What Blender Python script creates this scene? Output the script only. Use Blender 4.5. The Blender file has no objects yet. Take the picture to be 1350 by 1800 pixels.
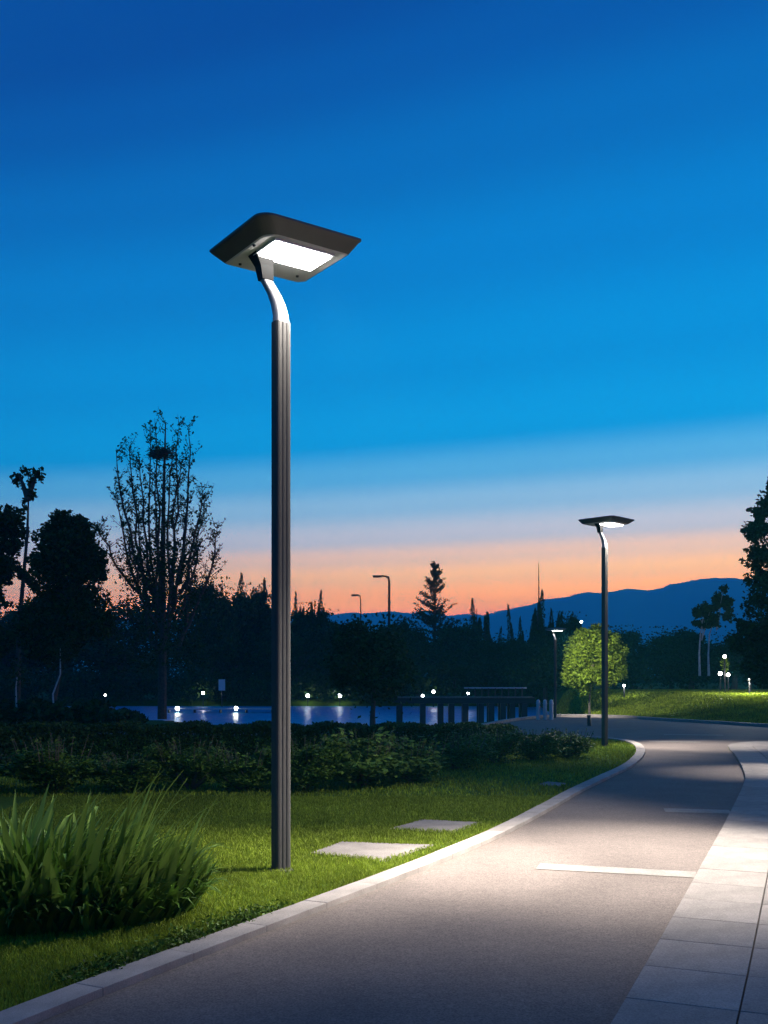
import bpy, math, random
import numpy as np
from mathutils import Vector, Matrix, geometry

R = math.radians
rnd = random.Random(7)
rng = np.random.default_rng(7)
scene = bpy.context.scene
COL = scene.collection

# ------------------------------------------------------------------ camera, sky, exposure
CH = 1.6
FP = 1800.0
cam = bpy.data.cameras.new('camera')
cam.sensor_fit = 'VERTICAL'; cam.sensor_height = 36; cam.sensor_width = 27
cam.lens = 36; cam.shift_y = 0.16
cam.clip_start = 0.05; cam.clip_end = 40000
camo = bpy.data.objects.new('camera', cam); COL.objects.link(camo)
camo.location = (0, 0, CH); camo.rotation_euler = (R(90), 0, 0)
scene.camera = camo

def s2l(c):
    return tuple(((v/255)/12.92 if v/255 <= .04045 else ((v/255+.055)/1.055)**2.4) for v in c)

SKY_STRENGTH = 1.0
world = bpy.data.worlds.new('World'); scene.world = world; world.use_nodes = True
nt = world.node_tree; N = nt.nodes; L = nt.links
for n in list(N): N.remove(n)
def math_node(op, a=None, b=None, c=None, clamp=False):
    n = N.new('ShaderNodeMath'); n.operation = op; n.use_clamp = clamp
    for i, v in enumerate((a, b, c)):
        if v is None: continue
        if isinstance(v, (int, float)): n.inputs[i].default_value = v
        else: L.new(v, n.inputs[i])
    return n.outputs[0]
tc = N.new('ShaderNodeTexCoord'); sep = N.new('ShaderNodeSeparateXYZ'); L.new(tc.outputs['Generated'], sep.inputs[0])
x, y, z = sep.outputs
hor = math_node('SQRT', math_node('ADD', math_node('MULTIPLY', x, x), math_node('MULTIPLY', y, y)))
SA = R(24)
dot = math_node('DIVIDE', math_node('ADD', math_node('MULTIPLY', x, math.sin(SA)), math_node('MULTIPLY', y, math.cos(SA))), math_node('MAXIMUM', hor, .001))
fac = math_node('MULTIPLY_ADD', math_node('SUBTRACT', 1.0, dot), .85, 1.0)
el = math_node('MAXIMUM', z, 0.0)
t = math_node('MULTIPLY', el, fac)
t2 = math_node('DIVIDE', t, 0.6, clamp=True)
ramp = N.new('ShaderNodeValToRGB'); L.new(t2, ramp.inputs[0])
stops = [(0.0, (200, 104, 112)), (.058, (230, 138, 116)), (.076, (247, 165, 122)), (.102, (251, 192, 154)), (.122, (230, 194, 180)),
         (.142, (184, 190, 208)), (.174, (136, 184, 220)), (.205, (84, 170, 222)), (.24, (10, 152, 220)), (.31, (0, 143, 216)),
         (.40, (0, 127, 205)), (.48, (0, 108, 188)), (.55, (1, 88, 170)), (.60, (1, 76, 158))]
# the air in the haze box dims the sky behind it, so the sky itself is that much brighter
HAZE = .00058; AIR = (.003, .075, .24)
def beyond(p, c):
    T = math.exp(-HAZE*min(5500, 408/max(p, .001)))
    return tuple(max(0, (v-a*(1-T))/T) for v, a in zip(s2l(c), AIR))
cr = ramp.color_ramp
cr.interpolation = 'EASE'
while len(cr.elements) > 1: cr.elements.remove(cr.elements[0])
for i, (p, c) in enumerate(stops):
    e = cr.elements[0] if i == 0 else cr.elements.new(p/.6)
    e.position = p/.6; e.color = (*beyond(p, c), 1)
# away from the sunset the low band turns into plain dusk blue
mix = N.new('ShaderNodeMix'); mix.data_type = 'RGBA'
away = N.new('ShaderNodeMapRange'); L.new(dot, away.inputs[0])
away.inputs[1].default_value = .75; away.inputs[2].default_value = -.3; away.inputs[3].default_value = 0; away.inputs[4].default_value = 1
L.new(away.outputs[0], mix.inputs[0]); L.new(ramp.outputs[0], mix.inputs[6])
mix.inputs[7].default_value = (*s2l((6, 100, 180)), 1)
# faint uneven veils
tn = N.new('ShaderNodeTexNoise'); mp = N.new('ShaderNodeMapping'); L.new(tc.outputs['Generated'], mp.inputs[0]); mp.inputs['Scale'].default_value = (1, 1, 5)
L.new(mp.outputs[0], tn.inputs[0]); tn.inputs['Scale'].default_value = 2.2; tn.inputs['Detail'].default_value = 3
vr = N.new('ShaderNodeMapRange'); L.new(tn.outputs[0], vr.inputs[0]); vr.inputs[1].default_value = .3; vr.inputs[2].default_value = .7; vr.inputs[3].default_value = .98; vr.inputs[4].default_value = 1.02
mul = N.new('ShaderNodeVectorMath'); mul.operation = 'SCALE'; L.new(mix.outputs[2], mul.inputs[0]); L.new(vr.outputs[0], mul.inputs['Scale'])
bg = N.new('ShaderNodeBackground'); L.new(mul.outputs[0], bg.inputs[0]); bg.inputs[1].default_value = SKY_STRENGTH
wo = N.new('ShaderNodeOutputWorld'); L.new(bg.outputs[0], wo.inputs[0])
scene.view_settings.view_transform = 'Standard'; scene.view_settings.look = 'None'
scene.view_settings.exposure = 0; scene.view_settings.gamma = 1; scene.view_settings.use_curve_mapping = False
scene.cycles.volume_bounces = 1
scene.cycles.max_bounces = 6
scene.cycles.sample_clamp_indirect = 3

# ------------------------------------------------------------------ helpers
def at(px, py, Y):
    return ((px-675)/FP*Y, Y, CH+(1188-py)/FP*Y)
def gr(px, py, z=0.0):
    Y = (CH-z)*FP/(py-1188)
    return ((px-675)/FP*Y, Y)

def link(o, parent=None):
    COL.objects.link(o)
    if parent: o.parent = parent
    return o
def tag(o, label, cat, group=None):
    o['label'] = label; o['category'] = cat
    if group: o['group'] = group
    return o
def thing(name, label, cat, loc=(0, 0, 0), rz=0, group=None):
    o = link(bpy.data.objects.new(name, None)); o.location = loc; o.rotation_euler = (0, 0, rz)
    o.empty_display_size = .2
    return tag(o, label, cat, group)
def npmesh(name, V, F, mat, smooth=False):
    """V (n,3); F (m,k) int array, or list of arrays with different k"""
    me = bpy.data.meshes.new(name)
    Fs = F if isinstance(F, list) else [F]
    Fs = [np.asarray(f) for f in Fs if len(f)]
    V = np.asarray(V, dtype=np.float32)
    me.vertices.add(len(V)); me.vertices.foreach_set('co', V.ravel())
    loops = np.concatenate([f.ravel() for f in Fs]).astype(np.int32)
    tot = np.concatenate([np.full(len(f), f.shape[1]) for f in Fs]).astype(np.int32)
    start = np.concatenate([[0], np.cumsum(tot)[:-1]]).astype(np.int32)
    me.loops.add(len(loops)); me.loops.foreach_set('vertex_index', loops)
    me.polygons.add(len(tot)); me.polygons.foreach_set('loop_start', start); me.polygons.foreach_set('loop_total', tot)
    me.update(calc_edges=True)
    me.polygons.foreach_set('use_smooth', np.full(len(tot), bool(smooth)))
    if mat: me.materials.append(mat)
    return me
def obj(name, me, parent=None, loc=None, kind=None):
    o = link(bpy.data.objects.new(name, me), parent)
    if loc is not None: o.location = loc
    if kind: o['kind'] = kind
    return o
class MB:
    def __init__(s): s.v = []; s.f = {}; s.n = 0
    def add(s, V, *Fs):
        for F in Fs:
            F = np.asarray(F)
            if len(F): s.f.setdefault(F.shape[1], []).append(F+s.n)
        s.v.append(np.asarray(V, float)); s.n += len(V)
        return s
    def tube(s, pts, rad, n=8, flat=1.0, ax=None, caps=True):
        pts = [Vector(p) for p in pts]
        if isinstance(rad, (int, float)): rad = [rad]*len(pts)
        V = []; up = Vector(ax) if ax else Vector((0.13, .97, .21)).normalized()
        for i, p in enumerate(pts):
            d = (pts[min(i+1, len(pts)-1)]-pts[max(i-1, 0)]).normalized()
            a = up.cross(d)
            if a.length < 1e-4: a = Vector((1, 0, 0)).cross(d)
            a.normalize(); b = d.cross(a)
            for k in range(n):
                th = 2*math.pi*k/n
                V.append(p+a*(math.cos(th)*rad[i])+b*(math.sin(th)*rad[i]*flat))
        F = [(i*n+k, i*n+(k+1) % n, (i+1)*n+(k+1) % n, (i+1)*n+k) for i in range(len(pts)-1) for k in range(n)]
        s.add([tuple(v) for v in V], F)
        if caps:
            o = s.n-len(V)
            s.f.setdefault(n, []).append(np.array([[o+k for k in range(n)][::-1], [o+(len(pts)-1)*n+k for k in range(n)]]))
        return s
    def box(s, c, d, rz=0, bev=0.0):
        hx, hy, hz = d[0]/2, d[1]/2, d[2]/2
        cs, sn = math.cos(rz), math.sin(rz)
        rings = [(-hz, 0), (hz, 0)] if not bev else [(-hz, 0), (hz-bev, 0), (hz, bev)]
        V = []
        for z_, b in rings:
            for sx, sy in ((-1, -1), (1, -1), (1, 1), (-1, 1)):
                X, Y_ = sx*(hx-b), sy*(hy-b)
                V.append((c[0]+X*cs-Y_*sn, c[1]+X*sn+Y_*cs, c[2]+z_))
        F = [(0, 3, 2, 1)]
        for i in range(len(rings)-1):
            F += [(i*4+k, i*4+(k+1) % 4, (i+1)*4+(k+1) % 4, (i+1)*4+k) for k in range(4)]
        m = (len(rings)-1)*4; F.append((m, m+1, m+2, m+3))
        return s.add(V, F)
    def lathe(s, prof, c=(0, 0, 0), n=12):
        V = [(c[0]+r*math.cos(2*math.pi*k/n), c[1]+r*math.sin(2*math.pi*k/n), c[2]+z_) for r, z_ in prof for k in range(n)]
        F = [(i*n+k, i*n+(k+1) % n, (i+1)*n+(k+1) % n, (i+1)*n+k) for i in range(len(prof)-1) for k in range(n)]
        return s.add(V, F)
    def prism(s, poly, z0, z1, bev=0.0):
        """poly ccw list (x,y)"""
        n = len(poly); P = [Vector(p) for p in poly]; c = sum(P, Vector((0, 0)))/n
        ins = [p+(c-p).normalized()*bev for p in P]
        V = [(p.x, p.y, z0) for p in P]+[(p.x, p.y, z1-bev*.6) for p in P]
        F = [(k, (k+1) % n, n+(k+1) % n, n+k) for k in range(n)]
        if bev:
            V += [(p.x, p.y, z1) for p in ins]
            F += [(n+k, n+(k+1) % n, 2*n+(k+1) % n, 2*n+k) for k in range(n)]
        s.add(V, F); o = s.n-len(V); m = 2*n if bev else n
        s.f.setdefault(n, []).append(np.array([[o+m+k for k in range(n)]]))
        return s
    def mesh(s, name, mat, smooth=False):
        return npmesh(name, np.concatenate(s.v), [np.concatenate(f) for f in s.f.values()], mat, smooth)

# ------------------------------------------------------------------ materials
def mat(name, col, rough=.8, metal=0, noise=None, bump=None, island=0, trans=0, spec=.5, emit=None, vary=0):
    """noise: list of (scale, amount, detail); bump: (scale, strength, dist)"""
    m = bpy.data.materials.new(name); m.use_nodes = True
    t = m.node_tree; n = t.nodes; l = t.links; p = n['Principled BSDF']
    p.inputs['Roughness'].default_value = rough; p.inputs['Metallic'].default_value = metal
    p.inputs['Specular IOR Level'].default_value = spec
    p.inputs['Base Color'].default_value = (*col, 1)
    val = None
    tc = n.new('ShaderNodeTexCoord')
    src = tc.outputs['Object']
    for sc, am, de in (noise or []):
        q = n.new('ShaderNodeTexNoise'); l.new(src, q.inputs[0]); q.inputs['Scale'].default_value = sc; q.inputs['Detail'].default_value = de
        r = n.new('ShaderNodeMapRange'); l.new(q.outputs[0], r.inputs[0]); r.inputs[1].default_value = .28; r.inputs[2].default_value = .72
        r.inputs[3].default_value = 1-am; r.inputs[4].default_value = 1+am
        if val is None: val = r.outputs[0]
        else:
            k = n.new('ShaderNodeMath'); k.operation = 'MULTIPLY'; l.new(val, k.inputs[0]); l.new(r.outputs[0], k.inputs[1]); val = k.outputs[0]
    if island:
        g = n.new('ShaderNodeNewGeometry'); r = n.new('ShaderNodeMapRange'); l.new(g.outputs['Random Per Island'], r.inputs[0])
        r.inputs[3].default_value = 1-island; r.inputs[4].default_value = 1+island
        if val is None: val = r.outputs[0]
        else:
            k = n.new('ShaderNodeMath'); k.operation = 'MULTIPLY'; l.new(val, k.inputs[0]); l.new(r.outputs[0], k.inputs[1]); val = k.outputs[0]
    if vary:
        g = n.new('ShaderNodeObjectInfo'); r = n.new('ShaderNodeMapRange'); l.new(g.outputs['Random'], r.inputs[0])
        r.inputs[3].default_value = 1-vary; r.inputs[4].default_value = 1+vary
        k = n.new('ShaderNodeMath'); k.operation = 'MULTIPLY'; l.new(val, k.inputs[0]); l.new(r.outputs[0], k.inputs[1]); val = k.outputs[0]
    if val is not None:
        k = n.new('ShaderNodeVectorMath'); k.operation = 'SCALE'; k.inputs[0].default_value = col; l.new(val, k.inputs['Scale'])
        l.new(k.outputs[0], p.inputs['Base Color'])
    if bump:
        q = n.new('ShaderNodeTexNoise'); l.new(src, q.inputs[0]); q.inputs['Scale'].default_value = bump[0]; q.inputs['Detail'].default_value = 4
        b = n.new('ShaderNodeBump'); l.new(q.outputs[0], b.inputs['Height']); b.inputs['Strength'].default_value = bump[1]; b.inputs['Distance'].default_value = bump[2]
        l.new(b.outputs[0], p.inputs['Normal'])
    if trans:
        tr = n.new('ShaderNodeBsdfTranslucent'); mx = n.new('ShaderNodeMixShader'); mx.inputs[0].default_value = trans
        if val is not None: l.new(k.outputs[0], tr.inputs[0])
        else: tr.inputs[0].default_value = (*col, 1)
        l.new(p.outputs[0], mx.inputs[1]); l.new(tr.outputs[0], mx.inputs[2]); l.new(mx.outputs[0], n['Material Output'].inputs[0])
    if emit:
        p.inputs['Emission Color'].default_value = (*emit[0], 1); p.inputs['Emission Strength'].default_value = emit[1]
    return m
M = dict(
    lawn=mat('lawn_soil', (.045, .085, .008), .95, noise=[(1.1, .25, 3), (30, .45, 4)], bump=(40, .6, .02), spec=.1),
    blade=mat('grass_blade', (.155, .21, .018), .6, island=.5, trans=.3, noise=[(.55, .3, 4), (5, .2, 3)], spec=.12),
    asphalt=mat('asphalt', (.135, .112, .098), .85, noise=[(.45, .10, 4), (95, .42, 3), (1.7, .10, 5), (14, .08, 4)], bump=(150, .5, .005), spec=.2),
    paint=mat('road_paint', (.205, .19, .168), .75, noise=[(60, .22, 4), (7, .16, 5)], bump=(220, .3, .003), spec=.2),
    kerb=mat('kerb_granite', (.26, .235, .21), .8, noise=[(150, .22, 3), (3, .14, 5), (11, .08, 4)], bump=(140, .3, .003), spec=.2, vary=.07),
    slab=mat('pavement_granite', (.215, .193, .172), .8, noise=[(120, .28, 3), (2.2, .14, 5), (9, .08, 4)], bump=(120, .3, .003), spec=.2, vary=.09),
    bed=mat('paving_bed', (.05, .047, .045), .95, noise=[(40, .3, 3)]),
    inset=mat('lawn_slab_granite', (.16, .145, .132), .85, spec=.2, noise=[(110, .3, 3), (4, .22, 5)], bump=(120, .4, .004)),
    post=mat('lamp_paint', (.050, .049, .047), .6, .0, spec=.25, noise=[(6, .06, 3)], bump=(300, .05, .001)),
    arm=mat('arm_lit_paint', (.28, .28, .29), .45, .3, noise=[(9, .05, 3)]),  # same paint as the pole, lightened so the colour carries the lamp's highlight
    joint=mat('bracket_shaded_paint', (.009, .009, .009), .6, spec=.2, noise=[(9, .05, 3)]),  # blacker than the pole's paint; shade behind the panel is in the colour
    head=mat('lamp_housing', (.11, .11, .112), .5, .3, noise=[(9, .08, 3)]),
    inner=mat('lamp_underside', (.72, .71, .70), .55, .1, noise=[(12, .06, 3)]),
    led=mat('led_panel', (.9, .9, .9), .4, emit=((1, .97, .92), 30)),
    glow=mat('lamp_glass', (.9, .9, .9), .4, emit=((.92, .97, 1), 45)),
    glow_small=mat('small_lamp_glass', (.9, .9, .9), .4, emit=((1, .95, .85), 22)),
    dark=mat('dark_metal', (.03, .032, .036), .5, .4),
    pale=mat('pale_metal', (.45, .45, .46), .5, .2, noise=[(8, .1, 3)]),
    bark=mat('bark', (.075, .06, .048), .9, noise=[(14, .35, 4)], bump=(30, .6, .01)),
    palebark=mat('pale_bark', (.42, .40, .37), .8, noise=[(9, .3, 4)]),
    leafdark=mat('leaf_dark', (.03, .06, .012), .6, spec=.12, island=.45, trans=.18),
    leafconifer=mat('needle', (.03, .045, .022), .7, spec=.12, island=.35),
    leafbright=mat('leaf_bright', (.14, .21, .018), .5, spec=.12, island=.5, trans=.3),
    leafclump=mat('leaf_clump', (.08, .145, .024), .5, spec=.12, island=.5, trans=.2),
    straplit=mat('strap_leaf_lit', (.12, .20, .032), .5, spec=.2, island=.4, trans=.3),  # lit upper leaves of the clump: lamplight put into a paler green
    leafshrub=mat('leaf_shrub', (.06, .115, .014), .5, spec=.12, island=.6, trans=.2, noise=[(3, .3, 3)]),
    strap=mat('strap_leaf_shaded', (.062, .135, .016), .5, spec=.25, island=.45, trans=.28),  # same leaves in the clump's body, self-shadow put into a darker green
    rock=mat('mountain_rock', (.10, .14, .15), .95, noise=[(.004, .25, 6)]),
    sign=mat('sign_face', (.5, .5, .52), .5, noise=[(9, .05, 2)]),
    wood=mat('pier_timber', (.07, .055, .045), .8, noise=[(6, .25, 4)]),
)
# water
wm = bpy.data.materials.new('lake_water'); wm.use_nodes = True
t_ = wm.node_tree; n_ = t_.nodes; p_ = n_['Principled BSDF']
p_.inputs['Base Color'].default_value = (.002, .29, .50, 1); p_.inputs['Roughness'].default_value = .28; p_.inputs['IOR'].default_value = 1.33; p_.inputs['Specular IOR Level'].default_value = .5  # blue of the reflected sky is put into the base colour
tcw = n_.new('ShaderNodeTexCoord'); mw = n_.new('ShaderNodeMapping'); mw.inputs['Scale'].default_value = (1, .6, 1)
t_.links.new(tcw.outputs['Object'], mw.inputs[0])
w1 = n_.new('ShaderNodeTexNoise'); w1.inputs['Scale'].default_value = 2.2; w1.inputs['Detail'].default_value = 5
t_.links.new(mw.outputs[0], w1.inputs[0])
bw = n_.new('ShaderNodeBump'); bw.inputs['Strength'].default_value = 1.0; bw.inputs['Distance'].default_value = .5
t_.links.new(w1.outputs[0], bw.inputs['Height']); t_.links.new(bw.outputs[0], p_.inputs['Normal'])
M['water'] = wm

# ------------------------------------------------------------------ ground
def sstep(a, b, v):
    t = np.clip((v-a)/(b-a), 0, 1); return t*t*(3-2*t)
def hnoise(X, Y, s):
    return (np.sin(X*1.3/s+1.7)+np.sin(Y*1.1/s+.3)+np.sin((X+Y)*.77/s+2.1)+np.sin((X*.6-Y*1.4)/s+4.0))/4
def height(X, Y):
    X = np.asarray(X, float); Y = np.asarray(Y, float)
    sh = np.interp(X, [-8, -5, 2.2, 4.2], [37.2, 32.6, 32.6, 37.2])+hnoise(X, Y*0, 6)*.4
    rs = 8.2+(Y-38)*.10
    lake = sstep(0, 1.6, Y-sh)*(1-sstep(-1.6, 0, X-rs))*(1-sstep(66.5, 68.5, Y))*sstep(-75, -72, X)
    z = -1.2*lake
    fk = np.interp(X, [-100, 4.2, 6, 7.3, 9, 10.1, 11, 12, 13.5, 20, 100], [60, 37.3, 39.3, 41, 39.3, 36.4, 34.7, 32.4, 29.8, 27, 20])
    z = z+(1-lake)*sstep(.6, 14, Y-fk)*sstep(7, 9.5, X)*.8
    z = z+.8*sstep(150, 500, Y)*0
    return z
gx = np.concatenate([-np.geomspace(20000, 42, 20), np.arange(-40, 40.1, .5), np.geomspace(42, 20000, 20)])
gy = np.concatenate([[-60, -30, -15, -6], np.arange(-4, 75, .5), np.geomspace(76, 9000, 26)])
GX, GY = np.meshgrid(gx, gy)
GZ = height(GX, GY)
nx, ny = len(gx), len(gy)
idx = (np.arange(ny-1)[:, None]*nx+np.arange(nx-1)[None, :]).ravel()
F = np.stack([idx, idx+1, idx+1+nx, idx+nx], 1)
obj('ground', npmesh('ground', np.stack([GX.ravel(), GY.ravel(), GZ.ravel()], 1), F, M['lawn'], True), kind='structure')
WZ = -.4
obj('lake', npmesh('lake', [(-74, 32, WZ), (14, 32, WZ), (14, 69.5, WZ), (-74, 69.5, WZ)], np.array([[0, 1, 2, 3]]), M['water']), kind='structure')

# mountains
prof = [(-6000, 1120), (-2600, 1100), (-1200, 1112), (-400, 1096), (200, 1092), (540, 1086), (585, 1079), (660, 1077), (742, 1076), (800, 1082), (858, 1079), (905, 1069), (975, 1051), (1010, 1045), (1050, 1042),
        (1090, 1037), (1130, 1036), (1163, 1035), (1180, 1027), (1205, 1021), (1238, 1018), (1272, 1014), (1300, 1018), (1350, 1020), (1500, 1034), (1800, 1060), (2400, 1046), (3300, 1090), (6500, 1120)]
pxs = np.concatenate([np.linspace(-6000, 400, 90), np.arange(406, 1500, 7), np.linspace(1510, 6500, 90)])
pys = np.interp(pxs, [a for a, b in prof], [b for a, b in prof])
pys = pys+np.array([rnd.uniform(-1, 1)*1.1 for _ in pxs])+1.4*np.sin(pxs*.09)
MY = 4200.
rows = [(-.62, 0.0), (-.45, .16), (-.3, .36), (-.17, .58), (-.08, .80), (0, 1.0), (.08, .8), (.3, 0)]
V = []
for r_, hh in rows:
    Yr = MY*(1+r_)
    for i, (a, b) in enumerate(zip(pxs, pys)):
        X = (a-675)/FP*MY
        H = (CH+(1188-b)/FP*MY)
        j = 0 if hh in (0, 1.0) else (math.sin(X*.0085+r_*9)+math.sin(X*.023+r_*23))*.03*H
        V.append((X, Yr, max(-2, H*hh+j)))
n = len(pxs); Fm = [(r*n+i, r*n+i+1, (r+1)*n+i+1, (r+1)*n+i) for r in range(len(rows)-1) for i in range(n-1)]
obj('mountains', npmesh('mountains', V, np.array(Fm), M['rock'], True), kind='structure')

# ------------------------------------------------------------------ road, kerbs, pavement
def spline(pts, step):
    pts = np.array(pts, float); P = []
    for i in range(len(pts)-1):
        p0, p1, p2, p3 = pts[max(i-1, 0)], pts[i], pts[i+1], pts[min(i+2, len(pts)-1)]
        k = max(4, int(np.linalg.norm(p2-p1)/.05))
        for t in np.linspace(0, 1, k, endpoint=False):
            P.append(.5*((2*p1)+(-p0+p2)*t+(2*p0-5*p1+4*p2-p3)*t*t+(-p0+3*p1-3*p2+p3)*t**3))
    P.append(pts[-1]); P = np.array(P)
    s = np.concatenate([[0], np.cumsum(np.linalg.norm(np.diff(P, axis=0), axis=1))])
    m = max(2, int(round(s[-1]/step))+1); q = np.linspace(0, s[-1], m)
    return np.stack([np.interp(q, s, P[:, 0]), np.interp(q, s, P[:, 1])], 1)
def offset(P, d):
    T = np.gradient(P, axis=0); T /= np.linalg.norm(T, axis=1)[:, None]
    return P+np.stack([-T[:, 1], T[:, 0]], 1)*d       # left of travel for d > 0
KP = [(-7.0, -5), (-4.2, -.2), (-2.42, 3.0), (-1.605, 4.7), (-.694, 6.45), (.15, 8.05), (.93, 9.63), (1.36, 10.6), (2.08, 12.4), (2.72, 14.05), (3.5, 15.9), (4.38, 18.0), (5.12, 20.2), (5.58, 21.9), (5.86, 23.3), (5.98, 24.6), (5.8, 25.7), (5.3, 26.35), (4.5, 26.7), (2.6, 27.1), (0, 27.4), (-6, 27.9), (-20, 28.5)]
KL = spline(KP, .72)            # road-side edge of the left kerb
KLo = offset(KL, .18)
EP = [(-3.0, -5), (-.93, 0), (1.059, 4.706), (1.849, 6.6), (2.6, 8.42), (3.84, 11.43), (5.27, 15.0), (5.80, 16.5), (6.42, 18.5), (6.98, 20.4), (7.42, 22.0), (7.85, 23.3), (8.6, 24.2), (9.6, 24.7), (11.4, 25.2), (15, 25.6), (26, 26)]
ER = spline(EP, .60)            # left edge of the right pavement
FKP = [(-20, 29.6), (-4, 29.4), (1, 29.8), (2.9, 31.5), (4.3, 35.4), (5.9, 38.7), (7.3, 40.4), (9, 39), (10.1, 36.1), (11, 34.4), (12, 32.1), (13.5, 29.5), (16, 28.2), (26, 27.5)]
FK = spline(FKP, .9)
def fill(poly, z, name, m, zf=None):
    tri = geometry.tessellate_polygon([[Vector((p[0], p[1], 0)) for p in poly]])
    V = [(p[0], p[1], z) for p in poly]
    T = []
    for a, b, c in tri:
        A, B, C_ = V[a], V[b], V[c]
        cr_ = (B[0]-A[0])*(C_[1]-A[1])-(B[1]-A[1])*(C_[0]-A[0])
        T.append((a, b, c) if cr_ > 0 else (a, c, b))
    return npmesh(name, V, np.array(T), m)
poly = list(KL)+list(FK)+list(ER[::-1])
obj('road', fill([tuple(p) for p in poly], .004, 'road', M['asphalt']), kind='structure')
pv = offset(ER, -4.2)
poly = list(offset(ER, -.02))+list(pv[::-1])
obj('pavement_bed', fill([tuple(p) for p in poly], .008, 'pavement_bed', M['bed']), kind='structure')

kerb_root = link(bpy.data.objects.new('kerb', None)); kerb_root['kind'] = 'structure'
def stones(root, A, B, name, m, z1, gap, z0=-.08, maxn=400, bev=.004, cond=None):
    c = 0
    for i in range(len(A)-1):
        a0, a1, b0, b1 = (Vector(tuple(v)) for v in (A[i], A[i+1], B[i], B[i+1]))
        if cond and not cond((a0+b1)/2): continue
        du = (a1-a0).normalized()*gap/2; dv = (b1-b0).normalized()*gap/2
        dz = rnd.uniform(-.0015, .0015)
        q = [b0+dv, a0+du, a1-du, b1-dv]
        if (q[1]-q[0]).cross(q[2]-q[1]) < 0: q = q[::-1]
        ctr = sum(q, Vector((0, 0)))/4
        me = MB().prism([tuple(v-ctr) for v in q], z0, z1+dz, bev).mesh(name, m)
        obj(name, me, root, (ctr.x, ctr.y, 0)); c += 1
    return c
stones(kerb_root, KL, KLo, 'kerb_stone', M['kerb'], .045, .005, cond=lambda c: c.y > 1 and c.x > -7)
FKo = offset(FK, .2)
fk_root = link(bpy.data.objects.new('far_kerb', None)); fk_root['kind'] = 'structure'
stones(fk_root, FK, FKo, 'kerb_stone', M['kerb'], .09, .01, cond=lambda c: c.x > -2 and c.x < 20)
pav = link(bpy.data.objects.new('pavement', None)); pav['kind'] = 'structure'
for k in range(5):
    A = offset(ER, -.006-k*.525); B = offset(ER, -.525*(k+1)+.002)
    stones(pav, A, B, 'paving_slab', M['slab'], .045, .006, z0=.0, cond=lambda c: 1 < c.y < 27 and c.x < 14)
A = offset(ER, -.006-5*.525); B = offset(ER, -4.15)
stones(pav, A, B, 'border_slab', M['slab'], .045, .006, z0=.0, cond=lambda c: 1 < c.y < 27 and c.x < 14)

# painted bars on the road
def bar(p0, p1, w, name='painted_bar'):
    a, b = Vector(p0), Vector(p1); d = (b-a).normalized(); nn = Vector((-d.y, d.x))*w/2
    q = [a-nn, b-nn, b+nn, a+nn]
    V = [(v.x, v.y, .0085) for v in q]
    return npmesh(name, V, np.array([[0, 1, 2, 3]]), M['paint'])
mk = link(bpy.data.objects.new('road_markings', None)); mk['kind'] = 'structure'
def edge_pt(Y): return float(np.interp(Y, ER[:, 1], ER[:, 0]))-.012
for (p0, p1, w) in [(gr(946, 1524), (edge_pt(8.2), 8.2), .26), (gr(1168, 1425), (edge_pt(12.0), 12.0), .34),
                    ((6.45, 24.9), (7.6, 24.6), .3), ((7.6, 27.8), (9.1, 27.5), .3), ((8.2, 35.8), (8.9, 35.3), .14)]:
    obj('painted_bar', bar(p0, p1, w), mk)

# slabs set in the lawn
def lawn_slab(pix, label, name='stone_slab'):
    pts = [gr(*p) for p in pix]
    c = np.mean(pts, axis=0)
    a = [(p[0]-c[0], p[1]-c[1]) for p in pts]
    ar = sum(a[i][0]*a[(i+1) % len(a)][1]-a[(i+1) % len(a)][0]*a[i][1] for i in range(len(a)))
    if ar < 0: a = a[::-1]
    o = obj(name, MB().prism(a, -.04, .014, .006).mesh(name, M['inset']), None, (c[0], c[1], 0))
    tag(o, label, 'stone slab', 'flat stone slabs set in the lawn')
    return pts
SL = [lawn_slab([(546, 1501), (600, 1481), (762, 1487), (678, 1517)], 'large pale stone slab in the lawn nearest the lamp foot, almost touching the kerb'),
      lawn_slab([(682, 1459), (742, 1442), (846, 1447), (800, 1466)], 'dimmer grey stone slab in the lawn just behind the large pale one'),
      lawn_slab([(946, 1380), (962, 1375), (996, 1378), (984, 1383)], 'small distant pale slab alone in the dark lawn close to the kerb bend')]

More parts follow.
